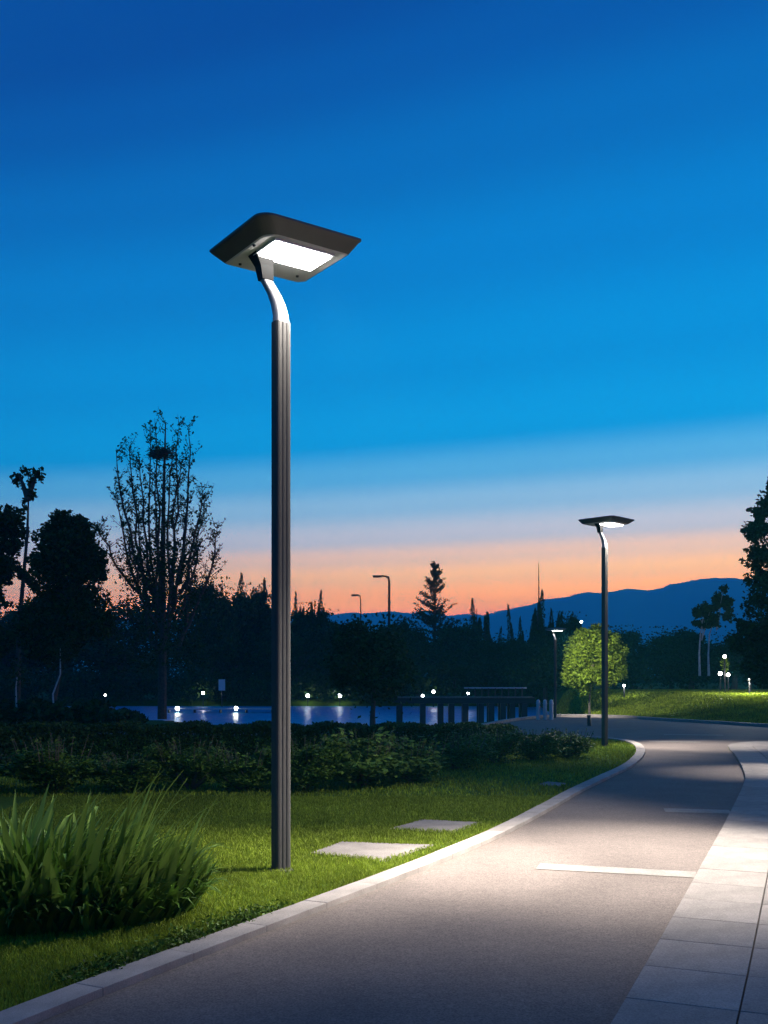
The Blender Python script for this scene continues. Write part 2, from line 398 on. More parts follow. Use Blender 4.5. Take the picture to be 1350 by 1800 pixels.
# ------------------------------------------------------------------ grass blades (uncountable)
def in_poly(X, Y, poly):
    ins = np.zeros(len(X), bool); n = len(poly)
    for i in range(n):
        x0, y0 = poly[i]; x1, y1 = poly[(i+1) % n]
        c = ((y0 > Y) != (y1 > Y)) & (X < (x1-x0)*(Y-y0)/((y1-y0) if y1 != y0 else 1e-9)+x0)
        ins ^= c
    return ins
lawn_poly = [tuple(p) for p in KLo if p[1] > 1.2]+[(-20, 28.8), (-20, 1.2)]
def grass(n, xr, yr, h, w, name, mound=False):
    X = rng.uniform(*xr, n); Y = rng.uniform(*yr, n)
    ok = in_poly(X, Y, lawn_poly) if not mound else Y > np.interp(X, FKo[:, 0], FKo[:, 1])+.4
    for s in SL: ok &= ~in_poly(X, Y, [((p[0]-np.mean([q[0] for q in s]))*.93+np.mean([q[0] for q in s]), (p[1]-np.mean([q[1] for q in s]))*.86+np.mean([q[1] for q in s])) for p in s])
    ok &= np.abs(X) < .42*Y+1.0
    X, Y = X[ok], Y[ok]; n = len(X)
    th = rng.uniform(0, 2*np.pi, n); hh = h*rng.uniform(.5, 1.3, n)*(1+.25*hnoise(X, Y, .35)); lean = rng.uniform(.1, .9, n)*hh; la = rng.uniform(0, 2*np.pi, n)
    dx, dy = np.cos(th)*w/2, np.sin(th)*w/2
    zg = height(X, Y) if mound else 0
    lx, ly = np.cos(la)*lean, np.sin(la)*lean
    V = np.zeros((n, 5, 3))
    V[:, 0] = np.stack([X-dx, Y-dy, np.zeros(n)-.002], 1); V[:, 1] = np.stack([X+dx, Y+dy, np.zeros(n)-.002], 1)
    V[:, 2] = np.stack([X+dx*.8+lx*.35, Y+dy*.8+ly*.35, hh*.6], 1); V[:, 3] = np.stack([X-dx*.8+lx*.35, Y-dy*.8+ly*.35, hh*.6], 1)
    V[:, 4] = np.stack([X+lx, Y+ly, hh], 1)
    if mound: V[:, :, 2] += zg[:, None]
    b = np.arange(n)[:, None]*5
    return V.reshape(-1, 3), b+np.array([[0, 1, 2, 3]]), b+np.array([[3, 2, 4]])
g = MB()
for a in [(230000, (-3.2, 1.8), (3.2, 8.6), .034, .0045), (190000, (-4.5, 3.2), (8.6, 13.5), .038, .007), (110000, (-8, 6.2), (13.5, 26.5), .045, .014)]:
    V, F4, F3 = grass(*a, 'lawn_grass'); g.add(V, F4, F3)
o = obj('lawn_grass', g.mesh('lawn_grass', M['blade']), kind='stuff'); tag(o, 'short mown green grass covering the lawn beside the kerb', 'grass')
g = MB(); V, F4, F3 = grass(130000, (8.5, 21), (33, 54), .10, .035, 'bank_grass', True); g.add(V, F4, F3)
o = obj('bank_grass', g.mesh('bank_grass', M['blade']), kind='stuff'); tag(o, 'lit green grass on the low bank beyond the crossing road', 'grass')

# ------------------------------------------------------------------ foliage tools
def leaves(P, size, flat=.55, up=0.0, r=None):
    r = r or rng
    n = len(P); D = r.normal(size=(n, 3)); D[:, 2] = D[:, 2]*.8+up; D /= np.linalg.norm(D, axis=1)[:, None]
    Nn = r.normal(size=(n, 3)); A = np.cross(D, Nn); A /= np.linalg.norm(A, axis=1)[:, None]
    s = (size*r.uniform(.6, 1.35, n))[:, None]
    V = np.stack([P-D*s*.5, P+A*s*flat*.5-D*s*.05, P+D*s*.5, P-A*s*flat*.5-D*s*.05], 1)
    return V.reshape(-1, 3), np.arange(n*4).reshape(n, 4)
def ell_points(n, c, rad, shell=.45, carve=0.0, nscale=.35, seed=0):
    out = []; tot = 0; c = np.array(c); rad = np.array(rad)
    while tot < n:
        d = rng.normal(size=(n, 3)); d /= np.linalg.norm(d, axis=1)[:, None]
        rr = rng.uniform(0, 1, n)**shell
        lump = 1+.16*np.sin(d[:, 0]*5+seed)*np.sin(d[:, 2]*6+seed*2)+.10*np.sin(d[:, 1]*9+seed*3+d[:, 2]*7)
        p = d*rr[:, None]*lump[:, None]*rad+c
        if carve:
            s = rad.min()*nscale
            q = (np.sin(p[:, 0]/s+seed)+np.sin(p[:, 1]/s+1.3*seed)+np.sin(p[:, 2]/s*1.2+seed*.7)+np.sin((p[:, 0]+p[:, 2])/s*.7))/4
            p = p[q > carve-.5]
        out.append(p); tot += len(p)
        if len(out) > 12: break
    return np.concatenate(out)[:n]
def limbs(mb, base, tips, r0, rng_=rnd, sag=.15):
    for tpt in tips:
        b = Vector(base); t = Vector(tpt); m = b.lerp(t, .5)+Vector((rng_.uniform(-1, 1), rng_.uniform(-1, 1), .6))*(t-b).length*sag
        mb.tube([b, b.lerp(m, .6), m, m.lerp(t, .6), t], [r0, r0*.8, r0*.6, r0*.4, r0*.12], 5, caps=False)

# tree archetypes: meshes share data, local units with height 1
def arche(kind, seed, nleaf, lsize):
    rs = random.Random(seed); tr = MB(); cr_ = MB()
    if kind == 'round':
        tr.tube([(0, 0, -.02), (.01, 0, .12), (0, .01, .3), (.01, 0, .55)], [.028, .022, .018, .008], 8)
        C = [(0, 0, .58, .30, .36)]+[(rs.uniform(-.24, .24), rs.uniform(-.24, .24), rs.uniform(.35, .86), rs.uniform(.12, .2), rs.uniform(.1, .18)) for _ in range(11)]
    elif kind == 'spire':
        tr.tube([(0, 0, -.02), (0, 0, .3), (0, 0, .9)], [.02, .016, .004], 6)
        C = [(0, 0, .34, .19, .30), (rs.uniform(-.06, .06), 0, .5, .13, .2)]
        for q in range(8):
            a_ = rs.uniform(0, 6.28); q_ = rs.uniform(.02, .17); zt = 1.0 if q == 0 else rs.uniform(.66, .93)
            bx, by = q_*math.cos(a_), q_*math.sin(a_); u = rng.uniform(0, 1, 650)**.8; th = rng.uniform(0, 6.28, 650); r_ = (.085*(1-u)**.7+.004)*rng.uniform(.3, 1.1, 650)
            P = np.stack([bx*(1+.7*u)+r_*np.cos(th), by*(1+.7*u)+r_*np.sin(th), .35+(zt-.35)*u], 1)
            cr_.add(*leaves(P, lsize*.62, .5, .9))
            tr.tube([(bx*.3, by*.3, .2), (bx, by, .35), (bx*1.5, by*1.5, zt)], [.008, .006, .002], 4)
    elif kind == 'wide':
        tr.tube([(0, 0, -.02), (.02, 0, .2), (-.02, 0, .5)], [.04, .03, .014], 8)
        C = [(0, 0, .5, .42, .34)]+[(rs.uniform(-.4, .4), rs.uniform(-.3, .3), rs.uniform(.3, .82), rs.uniform(.12, .22), rs.uniform(.1, .17)) for _ in range(15)]
    tot = sum(c[3]**2*c[4] for c in C)
    for i, c in enumerate(C):
        k = int(nleaf*(.5*c[3]**2*c[4]/tot+.5/len(C)))
        P = ell_points(k, c[:3], (c[3], c[3], c[4]), .5, .45, .5, seed+i)
        cr_.add(*leaves(P, lsize, .6))
        if i and i % 2: limbs(tr, (0, 0, rs.uniform(.2, .45)), [c[:3]], .01, rs)
    if kind == 'spire': return tr, cr_
    P = rng.normal(size=(nleaf//12, 3))*np.array([.19, .19, .19])+np.array([0, 0, .6]); P[:, 2] = np.clip(P[:, 2], .1, 1.02)
    cr_.add(*leaves(P, lsize, .6))
    return tr, cr_
ARCH = {}
for key, kind, seed, nl, ls, lm in [('r1', 'round', 1, 13000, .04, 'leafdark'), ('r2', 'round', 5, 13000, .04, 'leafdark'), ('s1', 'spire', 9, 12000, .036, 'leafdark'), ('s2', 'spire', 12, 12000, .036, 'leafdark'), ('w1', 'wide', 17, 14000, .03, 'leafdark'), ('w2', 'wide', 23, 14000, .03, 'leafdark')]:
    a, b = arche(kind, seed, nl, ls)
    ARCH[key] = (a.mesh('trunk', M['bark']), b.mesh('crown', M[lm]))
def plant(key, px, Y, top, wpx, label, group=None, name='tree', cat='tree', zb=None, basepy=None):
    X = (px-675)/FP*Y
    zb = float(height(X, Y)) if zb is None else zb
    H = CH+(1188-top)/FP*Y-zb
    W = wpx/FP*Y
    base = {'r': .72, 's': .42, 'w': .95}[key[0]]
    t = thing(name, label, cat, (X, Y, zb), rnd.uniform(0, 6.28), group)
    t.scale = (W/base, W/base, H)
    for nm, me in zip(('trunk', 'crown'), ARCH[key]): obj(nm, me, t)
    return t

# ------------------------------------------------------------------ street lamps
def lamp_meshes():
    d = {}
    # pole: rounded rectangle with two shallow flutes on each broad face
    out = []
    hw, hd, r = .073, .052, .03
    def arc(cx, cy, a0):
        return [(cx+r*math.cos(R(a0+t)), cy+r*math.sin(R(a0+t))) for t in (0, 22.5, 45, 67.5, 90)]
    face = [(-.030, 0), (-.026, .003), (-.012, .003), (-.008, 0), (.008, 0), (.012, .003), (.026, .003), (.030, 0)]
    out += arc(hw-r, hd-r, 0)+[(x, hd-y) for x, y in face[::-1]]+arc(-hw+r, hd-r, 90)+arc(-hw+r, -hd+r, 180)+[(x, -hd+y) for x, y in face]+arc(hw-r, -hd+r, 270)
    n = len(out)
    V = [(x, y, z) for z in (0.0, 4.50) for x, y in out]
    Fq = [(k, (k+1) % n, n+(k+1) % n, n+k) for k in range(n)]
    m = MB().add(V, Fq); m.f.setdefault(n, []).append(np.array([[n+k for k in range(n)]]))
    d['pole'] = m.mesh('pole', M['post'])
    m = MB(); m.lathe([(.0, -.01), (.105, -.01), (.105, .010), (.098, .014), (.085, .015), (0, .015)], n=24)
    d['base_plate'] = m.mesh('base_plate', M['post'])
    # arm: lofted rounded section leaning back
    secs = [((0, 0, 4.50), .066, .046), ((-.004, .0, 4.56), .062, .043), ((-.022, .008, 4.65), .058, .042), ((-.058, .022, 4.74), .052, .038), ((-.095, .040, 4.81), .050, .037), ((-.115, .048, 4.85), .049, .036)]
    V = []; k = 16
    for (c, a, b) in secs:
        for i in range(k):
            th = 2*math.pi*i/k; ca, sa = math.cos(th), math.sin(th)
            e = .55
            V.append((c[0]+a*math.copysign(abs(ca)**e, ca), c[1]+b*math.copysign(abs(sa)**e, sa), c[2]))
    Fq = [(s*k+i, s*k+(i+1) % k, (s+1)*k+(i+1) % k, (s+1)*k+i) for s in range(len(secs)-1) for i in range(k)]
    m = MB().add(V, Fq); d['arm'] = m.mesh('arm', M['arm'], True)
    # bracket: wedge from arm to the plate
    lo = [(-.165, .006), (-.065, .006), (-.065, .09), (-.165, .09)]; hi = [(-.245, -.01), (-.075, -.01), (-.075, .13), (-.245, .13)]
    V = [(x, y, 4.838) for x, y in lo]+[(x*.72+a*.28, y*.72+b*.28, 4.95) for (x, y), (a, b) in zip(lo, hi)]+[(a, b, 5.05) for a, b in hi]
    Fq = [(0, 3, 2, 1)]+[(s*4+i, s*4+(i+1) % 4, (s+1)*4+(i+1) % 4, (s+1)*4+i) for s in range(2) for i in range(4)]
    d['bracket'] = MB().add(V, Fq).mesh('bracket', M['joint'])
    # housing: square plate with inward sloping skirts, near corner clipped
    cx, cy = .01, -.04
    def ring(s, z, dx=0, dy=0, cl=.05):
        a = .46*s
        pts = [(-a, a-cl*.3), (-a+cl*.3, a), (a-cl, a), (a, a-cl), (a, -a+cl*.3), (a-cl*.3, -a), *[(-a+cl*2.4*(1-math.sin(R(q))), -a+cl*2.4*(1-math.cos(R(q)))) for q in (0, 15, 30, 45, 60, 75, 90)]]
        return [(cx+dx+x, cy+dy+y, z) for x, y in pts]
    rg = [ring(.82, 5.045, .045, .055), ring(.97, 5.105, 0, .005), ring(1.0, 5.118), ring(1.0, 5.132), ring(.96, 5.142), ring(.6, 5.165)]
    V = sum(rg, []); k = len(rg[0])
    Fq = [(s*k+i, (s+1)*k+i, (s+1)*k+(i+1) % k, s*k+(i+1) % k) for s in range(len(rg)-1) for i in range(k)]
    m = MB().add(V, Fq); m.f.setdefault(k, []).append(np.array([[(len(rg)-1)*k+i for i in range(k)][::-1]]))
    d['housing'] = m.mesh('housing', M['head'])
    r0 = ring(.815, 5.046, .045, .055); r1 = ring(.79, 5.038, .045, .055)
    m = MB().add(r0+r1, [(i, (i+1) % k, k+(i+1) % k, k+i) for i in range(k)]); m.f.setdefault(k, []).append(np.array([[k+i for i in range(k)]]))
    d['cover'] = m.mesh('cover', M['inner'])
    pc = (.045, -.135)
    m = MB(); m.box((pc[0], pc[1], 5.030), (.55, .37, .022)); d['panel_frame'] = m.mesh('panel_frame', M['inner'])
    m = MB(); m.box((pc[0], pc[1], 5.011), (.50, .32, .016)); d['led_panel'] = m.mesh('led_panel', M['led'])
    m = MB()
    m.lathe([(0, -.012), (.012, -.012), (.014, 0)], n=8); d['bolt'] = m.mesh('bolt', M['dark'], True)
    return d, pc
LM, PC = lamp_meshes()
def street_lamp(X, Y, z, rz, label, aims, scale=1.0, group='tall modern lamp posts along the path'):
    t = thing('street_lamp', label, 'street lamp', (X, Y, z), rz, group); t.scale = (scale,)*3
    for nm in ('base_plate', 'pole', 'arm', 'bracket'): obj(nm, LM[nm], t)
    h = obj('housing', LM['housing'], t)
    for nm in ('cover', 'panel_frame', 'led_panel'): obj(nm, LM[nm], h)
    for bx, by in ((.30, .25), (.30, -.20), (-.22, .30), (-.30, -.1)): obj('bolt', LM['bolt'], h, (bx, by, 5.037))
    ca, sa = math.cos(rz), math.sin(rz)
    lx, ly = (PC[0]+.2)*scale, PC[1]*scale
    for (ax, ay, power, size) in aims:
        li = bpy.data.lights.new('lamp_light', 'SPOT'); li.energy = power; li.color = (1, .915, .83)
        li.spot_size = R(size); li.spot_blend = 1; li.shadow_soft_size = .12
        lo = bpy.data.objects.new('lamp_light', li); link(lo)
        wp = Vector((X+lx*ca-ly*sa, Y+lx*sa+ly*ca, z+4.985*scale))
        lo.location = wp
        lo.rotation_euler = (Vector((ax, ay, 0))-wp).to_track_quat('-Z', 'Y').to_euler()
        lo.parent = t; lo.matrix_parent_inverse = (Matrix.Translation((X, Y, z)) @ Matrix.Rotation(rz, 4, 'Z') @ Matrix.Scale(scale, 4)).inverted()
    return t
street_lamp(-.847, 8.42, 0, R(35), 'nearest and tallest lamp post with square tilted head, standing on the lawn in front',
            [(2.0, 8.7, 4000, 54), (-2.3, 7.6, 1000, 70)])
street_lamp(5.0, 23.2, 0, R(46), 'middle lamp post standing on the lawn tip where the kerb bends',
            [(7.3, 23.3, 4200, 52), (4.0, 22.0, 2600, 76)])
street_lamp(6.5, 38.9, 0, R(20), 'smallest and farthest lamp post, left of the round green tree',
            [(10.0, 42.6, 3000, 104)], .66)
street_lamp(8.9, 17.2, 0, R(150), 'lamp post on the far side of the pavement, opposite the middle lamp',
            [(6.2, 16.9, 3000, 34)])
street_lamp(4.9, 9.75, 0, R(150), 'lamp post on the far side of the pavement, opposite the nearest lamp',
            [(2.0, 8.7, 5600, 58), (-.8, 8.6, 9500, 38), (-1.5, 11, 2800, 90), (1.2, 5.6, 350, 80)])

# ------------------------------------------------------------------ strap-leaved clump in the lawn
def strap_mesh(seed, L_=1.0, w=.022, bend=.5, seg=6):
    r = random.Random(seed); V = []; p = Vector((0, 0, 0)); ang = r.uniform(.05, .2)
    for i in range(seg+1):
        t = i/seg; ww = w*(1-t**2.2)*(.6+.6*min(1, t*4))/1.2+.0006
        V += [(p.x, -ww, p.z), (p.x, 0, p.z-.004), (p.x, ww, p.z)] if False else [(p.x, -ww, p.z+.004), (p.x-.0, 0, p.z-.002), (p.x, ww, p.z+.004)]
        ang += bend*(t**1.5)*.55+.02
        p = p+Vector((math.sin(ang), 0, math.cos(ang)))*(L_/seg)
    F_ = []
    for i in range(seg):
        a = i*3; F_ += [(a, a+1, a+4, a+3), (a+1, a+2, a+5, a+4)]
    return np.array(V), np.array(F_)
straps = [strap_mesh(i, 1, .019+.006*(i % 3), [.15, .35, .6, 1.0, 1.5][i % 5]) for i in range(15)]
strap_me = [npmesh('leaf', v, f, M['straplit'], True) for v, f in straps]
cl = thing('strap_leaf_clump', 'wide clump of long upright strap leaves growing on the lawn at the left', 'plant', (-2.42, 6.95, 0))
cc = np.array([-2.35, 7.0])
def clump_pt():
    while True:
        a, b = rnd.uniform(-1, 1), rnd.uniform(-1, 1)
        if a*a+b*b < 1: return a*1.12, b*.72
def clump_h(a, b):
    e = math.sqrt((a/1.12)**2+(b/.72)**2)
    return (1-.42*max(0, e-.45)/.55)
mb = MB()
for i in range(3600):
    a, b = clump_pt(); v, f = straps[rnd.randrange(15)]
    az = math.atan2(b, a)+rnd.uniform(-1.0, 1.0); tilt = rnd.uniform(0, .25)+.25*math.hypot(a/1.12, b/.72)**2
    h = rnd.uniform(.34, .74)*clump_h(a, b)
    c_, s_ = math.cos(az), math.sin(az); ct, st = math.cos(tilt), math.sin(tilt)
    x_ = v[:, 0]*h; y_ = v[:, 1]; z_ = v[:, 2]*h
    x2 = x_*ct+z_*st; z2 = -x_*st+z_*ct
    mb.add(np.stack([a+x2*c_-y_*s_, b+x2*s_+y_*c_, np.maximum(z2, .01)], 1), f)
o = obj('foliage', mb.mesh('foliage', M['strap'], True), cl, kind='stuff')
for i in range(290):
    a, b = clump_pt()
    if i % 3 == 0: a = rnd.uniform(.55, 1.12); b = rnd.uniform(-.7, .3)*math.sqrt(max(0, 1-(a/1.13)**2))
    h = (rnd.uniform(.66, .9) if rnd.random() < .75 else rnd.uniform(.92, 1.2))*clump_h(a, b)*1.0
    o = obj('leaf', strap_me[rnd.randrange(15)] if rnd.random() < .4 else strap_me[rnd.choice((0, 1, 5, 6, 10, 11))], cl, (a, b, 0))
    o.rotation_euler = (0, rnd.uniform(.0, .24), math.atan2(b, a)+rnd.uniform(-1, 1)); o.scale = (h, rnd.uniform(.8, 1.5), h)

# low weeds at the kerb edge
mb = MB()
for i in range(420):
    s_ = rnd.uniform(0, 1)**1.2; Yy = 5.35+s_*1.6+.12*math.sin(i)
    Xk = float(np.interp(Yy, KLo[:30, 1], KLo[:30, 0])); px_ = Xk-abs(rnd.gauss(.02, .10))-.02
    P = np.array([[px_+rnd.gauss(0, .03), Yy+rnd.gauss(0, .03), rnd.uniform(.015, .07)] for _ in range(7)])
    mb.add(*leaves(P, .028, .5, .4))
o = obj('weeds', mb.mesh('weeds', M['leafshrub']), kind='stuff'); tag(o, 'low leafy weeds along the lawn edge of the kerb', 'weeds')

# ------------------------------------------------------------------ shrubs and hedge
def shrub_mesh(seed, n=7500, ls=.055, m='leafshrub'):
    rs = random.Random(seed); c = MB(); t = MB()
    C = [(0, 0, .42, .40, .40)]+[(rs.uniform(-.36, .36), rs.uniform(-.36, .36), rs.uniform(.25, .78), rs.uniform(.14, .24), rs.uniform(.14, .24)) for _ in range(12)]
    for i, e in enumerate(C):
        P = ell_points(n//(3 if i == 0 else 18), e[:3], (e[3], e[3], e[4]), .5, .4, .5, seed+i); P[:, 2] = np.maximum(P[:, 2], .02)
        c.add(*leaves(P, ls, .5, .3))
    for i in range(26):
        a = rs.uniform(0, 6.28); q = rs.uniform(.1, .42); b = Vector((math.cos(a)*q, math.sin(a)*q, .6)); tip = b+Vector((math.cos(a)*.08, math.sin(a)*.08, rs.uniform(.28, .45)))
        t.tube([b, tip], [.006, .003], 4); P = np.array([tuple(b.lerp(tip, k/7)) for k in range(8)]); c.add(*leaves(P, ls, .45, .6))
    limbs(t, (0, 0, 0), [e[:3] for e in C[1:]], .018, rs)
    return t.mesh('stem', M['bark']), c.mesh('foliage', M[m])
SH = [shrub_mesh(31), shrub_mesh(47), shrub_mesh(59), shrub_mesh(71, 5200, .085, 'leafclump')]
def shrub(px, base, top, wpx, label, v, group='leafy shrubs in front of the hedge'):
    X, Y = gr(px, base); Y += .45; X = (px-675)/FP*Y
    H = CH+(1188-top)/FP*Y; W = wpx/FP*Y
    t = thing('shrub', label, 'shrub', (X, Y, 0), rnd.uniform(0, 6.28), group); t.scale = (W/.95, W/.95, H/.95)
    obj('stem', SH[v][0], t, kind='stuff'); obj('foliage', SH[v][1], t)
srows = [(-60, 1402, 1330, 190, 'dark shrub at the left picture edge, left of all the other front shrubs', 0),
         (100, 1400, 1300, 160, 'rounded dark shrub above the left end of the strap-leaf clump', 1),
         (225, 1398, 1326, 150, 'low dim shrub directly behind the tips of the strap-leaf clump', 2),
         (335, 1397, 1304, 135, 'dim shrub between the strap-leaf clump and the tall near lamp post', 0),
         (425, 1397, 1316, 140, 'dark shrub immediately left of the near lamp post', 1),
         (535, 1396, 1300, 140, 'dark shrub immediately right of the near lamp post', 2),
         (640, 1390, 1290, 150, 'looser shrub with a few pale catching leaves, right of the near lamp post', 3),
         (722, 1380, 1300, 140, 'loose leafy shrub at the right end of the front row, where the lawn begins', 3),
         (800, 1358, 1292, 120, 'dark shrub set back behind the end of the front shrub row', 1),
         (872, 1345, 1282, 110, 'low black shrub along the lawn edge, left one of the three before the middle lamp', 0),
         (935, 1340, 1284, 100, 'low black shrub along the lawn edge, middle one of the three before the middle lamp', 2),
         (998, 1336, 1286, 90, 'last low shrub along the lawn edge, beside the middle lamp post', 1)]
for px, b, tp, w, lb, v in srows: shrub(px, b, tp, w, lb, v)
# long clipped hedge behind
hp = [gr(-260, 1352), gr(0, 1352), gr(300, 1350), gr(560, 1346), gr(800, 1334), gr(900, 1326)]
hc = spline([(p[0], p[1]+.5) for p in hp], .1)
P = []
ntot = 60000
ii = rng.integers(0, len(hc), ntot); a = rng.uniform(-1, 1, ntot); q = rng.uniform(0, 1, ntot)
zt = CH-88/FP*hc[ii, 1]
top = zt+.03*np.sin(hc[ii, 0]*5)+.02*np.sin(hc[ii, 0]*11+1)
edge = rng.uniform(0, 1, ntot)
hz = np.where(edge < .45, top*rng.uniform(.86, 1.04, ntot), top*q)
hy = np.where(edge < .45, a*.5, np.where(edge < .8, -.5+rng.exponential(.07, ntot), a*.5))
P = np.stack([hc[ii, 0]+rng.normal(0, .06, ntot), hc[ii, 1]+hy, hz], 1)
hd = thing('hedge', 'long dark flat-topped hedge running behind the shrubs in front of the lake', 'hedge', (float(hc[0, 0]), float(hc[0, 1]), 0))
P[:, 0] -= hc[0, 0]; P[:, 1] -= hc[0, 1]
o = obj('foliage', npmesh('foliage', *leaves(P, .07, .55, .2), M['leafdark']), hd)
mb = MB()
for i in range(0, len(hc), 4):
    b = (hc[i, 0]-hc[0, 0], hc[i, 1]-hc[0, 1], 0); mb.tube([b, (b[0]+rnd.uniform(-.1, .1), b[1]+rnd.uniform(-.2, .2), .6)], [.02, .008], 5)
obj('stem', mb.mesh('stem', M['bark']), hd, kind='stuff')

# ------------------------------------------------------------------ individual trees, left
def big_tree(name, label, px, Y, ells, nleaf, ls, stems, lm='leafdark', carve=.5, trunk_r=.12, limb_ells=True, bark='bark'):
    X0 = (px-675)/FP*Y; zb = float(height(X0, Y)); t = thing(name, label, 'tree', (X0, Y, zb))
    O = Vector((X0, Y, zb)); tr = MB(); cr_ = MB()
    for s in stems:
        pts = [Vector(at(a, b, Y+(c[0] if c else 0)))-O for a, b, *c in s]
        k = len(pts); tr.tube(pts, [trunk_r*(1-.85*i/(k-1)) for i in range(k)], 7)
    area = sum(e[2]*e[3] for e in ells)
    for i, e in enumerate(ells):
        c = Vector(at(e[0], e[1], Y+(e[4] if len(e) > 4 else 0)))-O; rx = e[2]/FP*Y; rz_ = e[3]/FP*Y
        P = ell_points(int((nleaf*e[2]*e[3]/area+30)*(e[5] if len(e) > 5 else 1)), tuple(c), (rx, min(rx, 2.2), rz_), .55, carve, .45, i*1.7)
        cr_.add(*leaves(P, ls, .6))
        if limb_ells and stems:
            s0 = stems[i % len(stems)][-1]; s1 = stems[i % len(stems)][0]
            b = (Vector(at(s0[0]*.6+s1[0]*.4, s0[1]*.6+s1[1]*.4, Y))-O); limbs(tr, b, [c], trunk_r*.35)
    obj('trunk', tr.mesh('trunk', M[bark]), t); obj('crown', cr_.mesh('crown', M[lm]), t)
    return t
big_tree('tree', 'dense dark broadleaf tree at the left with a ragged rounded crown', 120, 35,
         [(122, 960, 56, 58), (150, 1000, 38, 60), (95, 990, 40, 50), (120, 1060, 70, 50, .5), (85, 1110, 60, 60), (150, 1110, 55, 55), (112, 915, 26, 20), (135, 925, 24, 22), (165, 1010, 20, 26), (88, 935, 18, 20)], 30000, .15,
         [[(100, 1262), (96, 1225), (106, 1180), (108, 1100), (118, 960)]], carve=.3)
big_tree('tree', 'black tree cut by the left picture edge with a small tuft of leaves above it', 20, 37,
         [(10, 930, 36, 48), (-20, 960, 50, 60), (30, 1000, 40, 60), (0, 1070, 70, 70), (50, 842, 14, 16, 0, .3), (33, 842, 13, 17, .2, .3), (66, 838, 13, 19, 0, .3), (48, 828, 12, 10, .3, .25), (54, 864, 13, 14, 0, .3), (44, 885, 8, 12, 0, .25), (-70, 960, 60, 80), (-80, 1080, 80, 90)], 26000, .18,
         [[(30, 1262), (34, 1100), (48, 940), (51, 850)], [(-30, 1262), (-20, 1100), (-10, 960)], [(50, 880), (40, 850), (32, 832)], [(51, 870), (60, 845), (68, 828)]], carve=.5, limb_ells=False)
# feathery poplar of many upright stems
def poplar():
    Y = 35.5; X0 = (285-675)/FP*Y; zb = 0; O = Vector((X0, Y, 0))
    t = thing('poplar_tree', 'tall feathery see-through tree with many thin upright stems', 'tree', (X0, Y, 0))
    tr = MB(); cr_ = MB(); LP = []
    main = [[(285, 1264), (286, 1150), (286, 1000), (288, 860), (291, 742)]]
    tips = [(203, 788, -.9), (226, 778, .6), (246, 800, -.3), (262, 742, .8), (275, 735, -.6), (312, 742, .4), (334, 748, -.7), (318, 800, .9), (355, 848, -.4), (357, 872, .7), (388, 915, .2), (172, 925, .5), (205, 870, .9), (270, 830, -1), (245, 880, 1), (330, 900, 1.1), (300, 790, -1.1), (222, 930, -1), (345, 960, -.9)]
    stems = [[Vector(at(a, b, Y))-O for a, b in main[0]]]
    tr.tube(stems[0], [.17, .14, .10, .06, .02], 8)
    for (a, b, dy) in tips:
        sy = rnd.uniform(1030, 1150); T = Vector(at(a, b, Y+dy*1.3))-O; B = Vector(at(286+(a-286)*rnd.uniform(.15, .5), sy, Y))-O
        k = 7; pts = []
        for i in range(k+1):
            u = i/k; xx = B.x+(T.x-B.x)*(u**.62); yy = B.y+(T.y-B.y)*(u**.7)
            pts.append(Vector((xx+rnd.uniform(-.09, .09), yy, B.z+(T.z-B.z)*u)))
        tr.tube(pts, [.055*(1-i/k)**.8+.008 for i in range(k+1)], 5); stems.append(pts)
    for s in stems:
        for _ in range(40):
            u = rnd.uniform(.12, 1)**.9*(len(s)-1)*.999; i = int(u); p = s[i].lerp(s[i+1], u-i)
            if p.z < 2.3: continue
            az = rnd.uniform(0, 6.28); ln = rnd.uniform(.2, .8)*(1.2 if p.z < 5 else .85); el_ = rnd.uniform(.35, .8)
            q = p+Vector((math.cos(az)*ln*el_, math.sin(az)*ln*el_, ln*.75)); m = p.lerp(q, .5)+Vector((math.cos(az), math.sin(az), 0))*.06
            tr.tube([p, m, q], [.012, .009, .005], 4, caps=False)
            for k in range(rnd.randrange(7, 15)):
                v = rnd.random(); LP.append(tuple((p.lerp(m, v*2) if v < .5 else m.lerp(q, v*2-1))+Vector((rnd.gauss(0, .05), rnd.gauss(0, .05), rnd.gauss(0, .05)))))
    for k in range(5200):   # denser lower crown
        a = rnd.gauss(0, 1); zz = rnd.uniform(2.0, 6.2); w = 1.6-.25*abs(zz-3.6)
        LP.append((a*w*.62, rnd.gauss(0, .9), zz-abs(a)*.2))
    cr_.add(*leaves(np.array(LP), .11, .5, .2))
    obj('trunk', tr.mesh('trunk', M['bark']), t); obj('crown', cr_.mesh('crown', M['leafdark']), t)
poplar()
c = Vector(at(283, 797, 35.5)); mb = MB()
for i in range(260):
    a = rnd.uniform(0, 6.28); r_ = rnd.uniform(.1, .48); zz = rnd.uniform(-.18, .15); aa = a+rnd.uniform(1.1, 2)
    p = Vector((math.cos(a)*r_, math.sin(a)*r_*.7, zz)); d_ = Vector((math.cos(aa), math.sin(aa)*.8, rnd.uniform(-.3, .3)))*rnd.uniform(.1, .24)
    mb.tube([p-d_, p, p+d_], [.007, .012, .006], 4, caps=False)
o = obj('bird_nest', mb.mesh('bird_nest', M['bark']), None, tuple(c)); tag(o, 'dark twig nest wedged high in the feathery tall tree', 'bird nest')

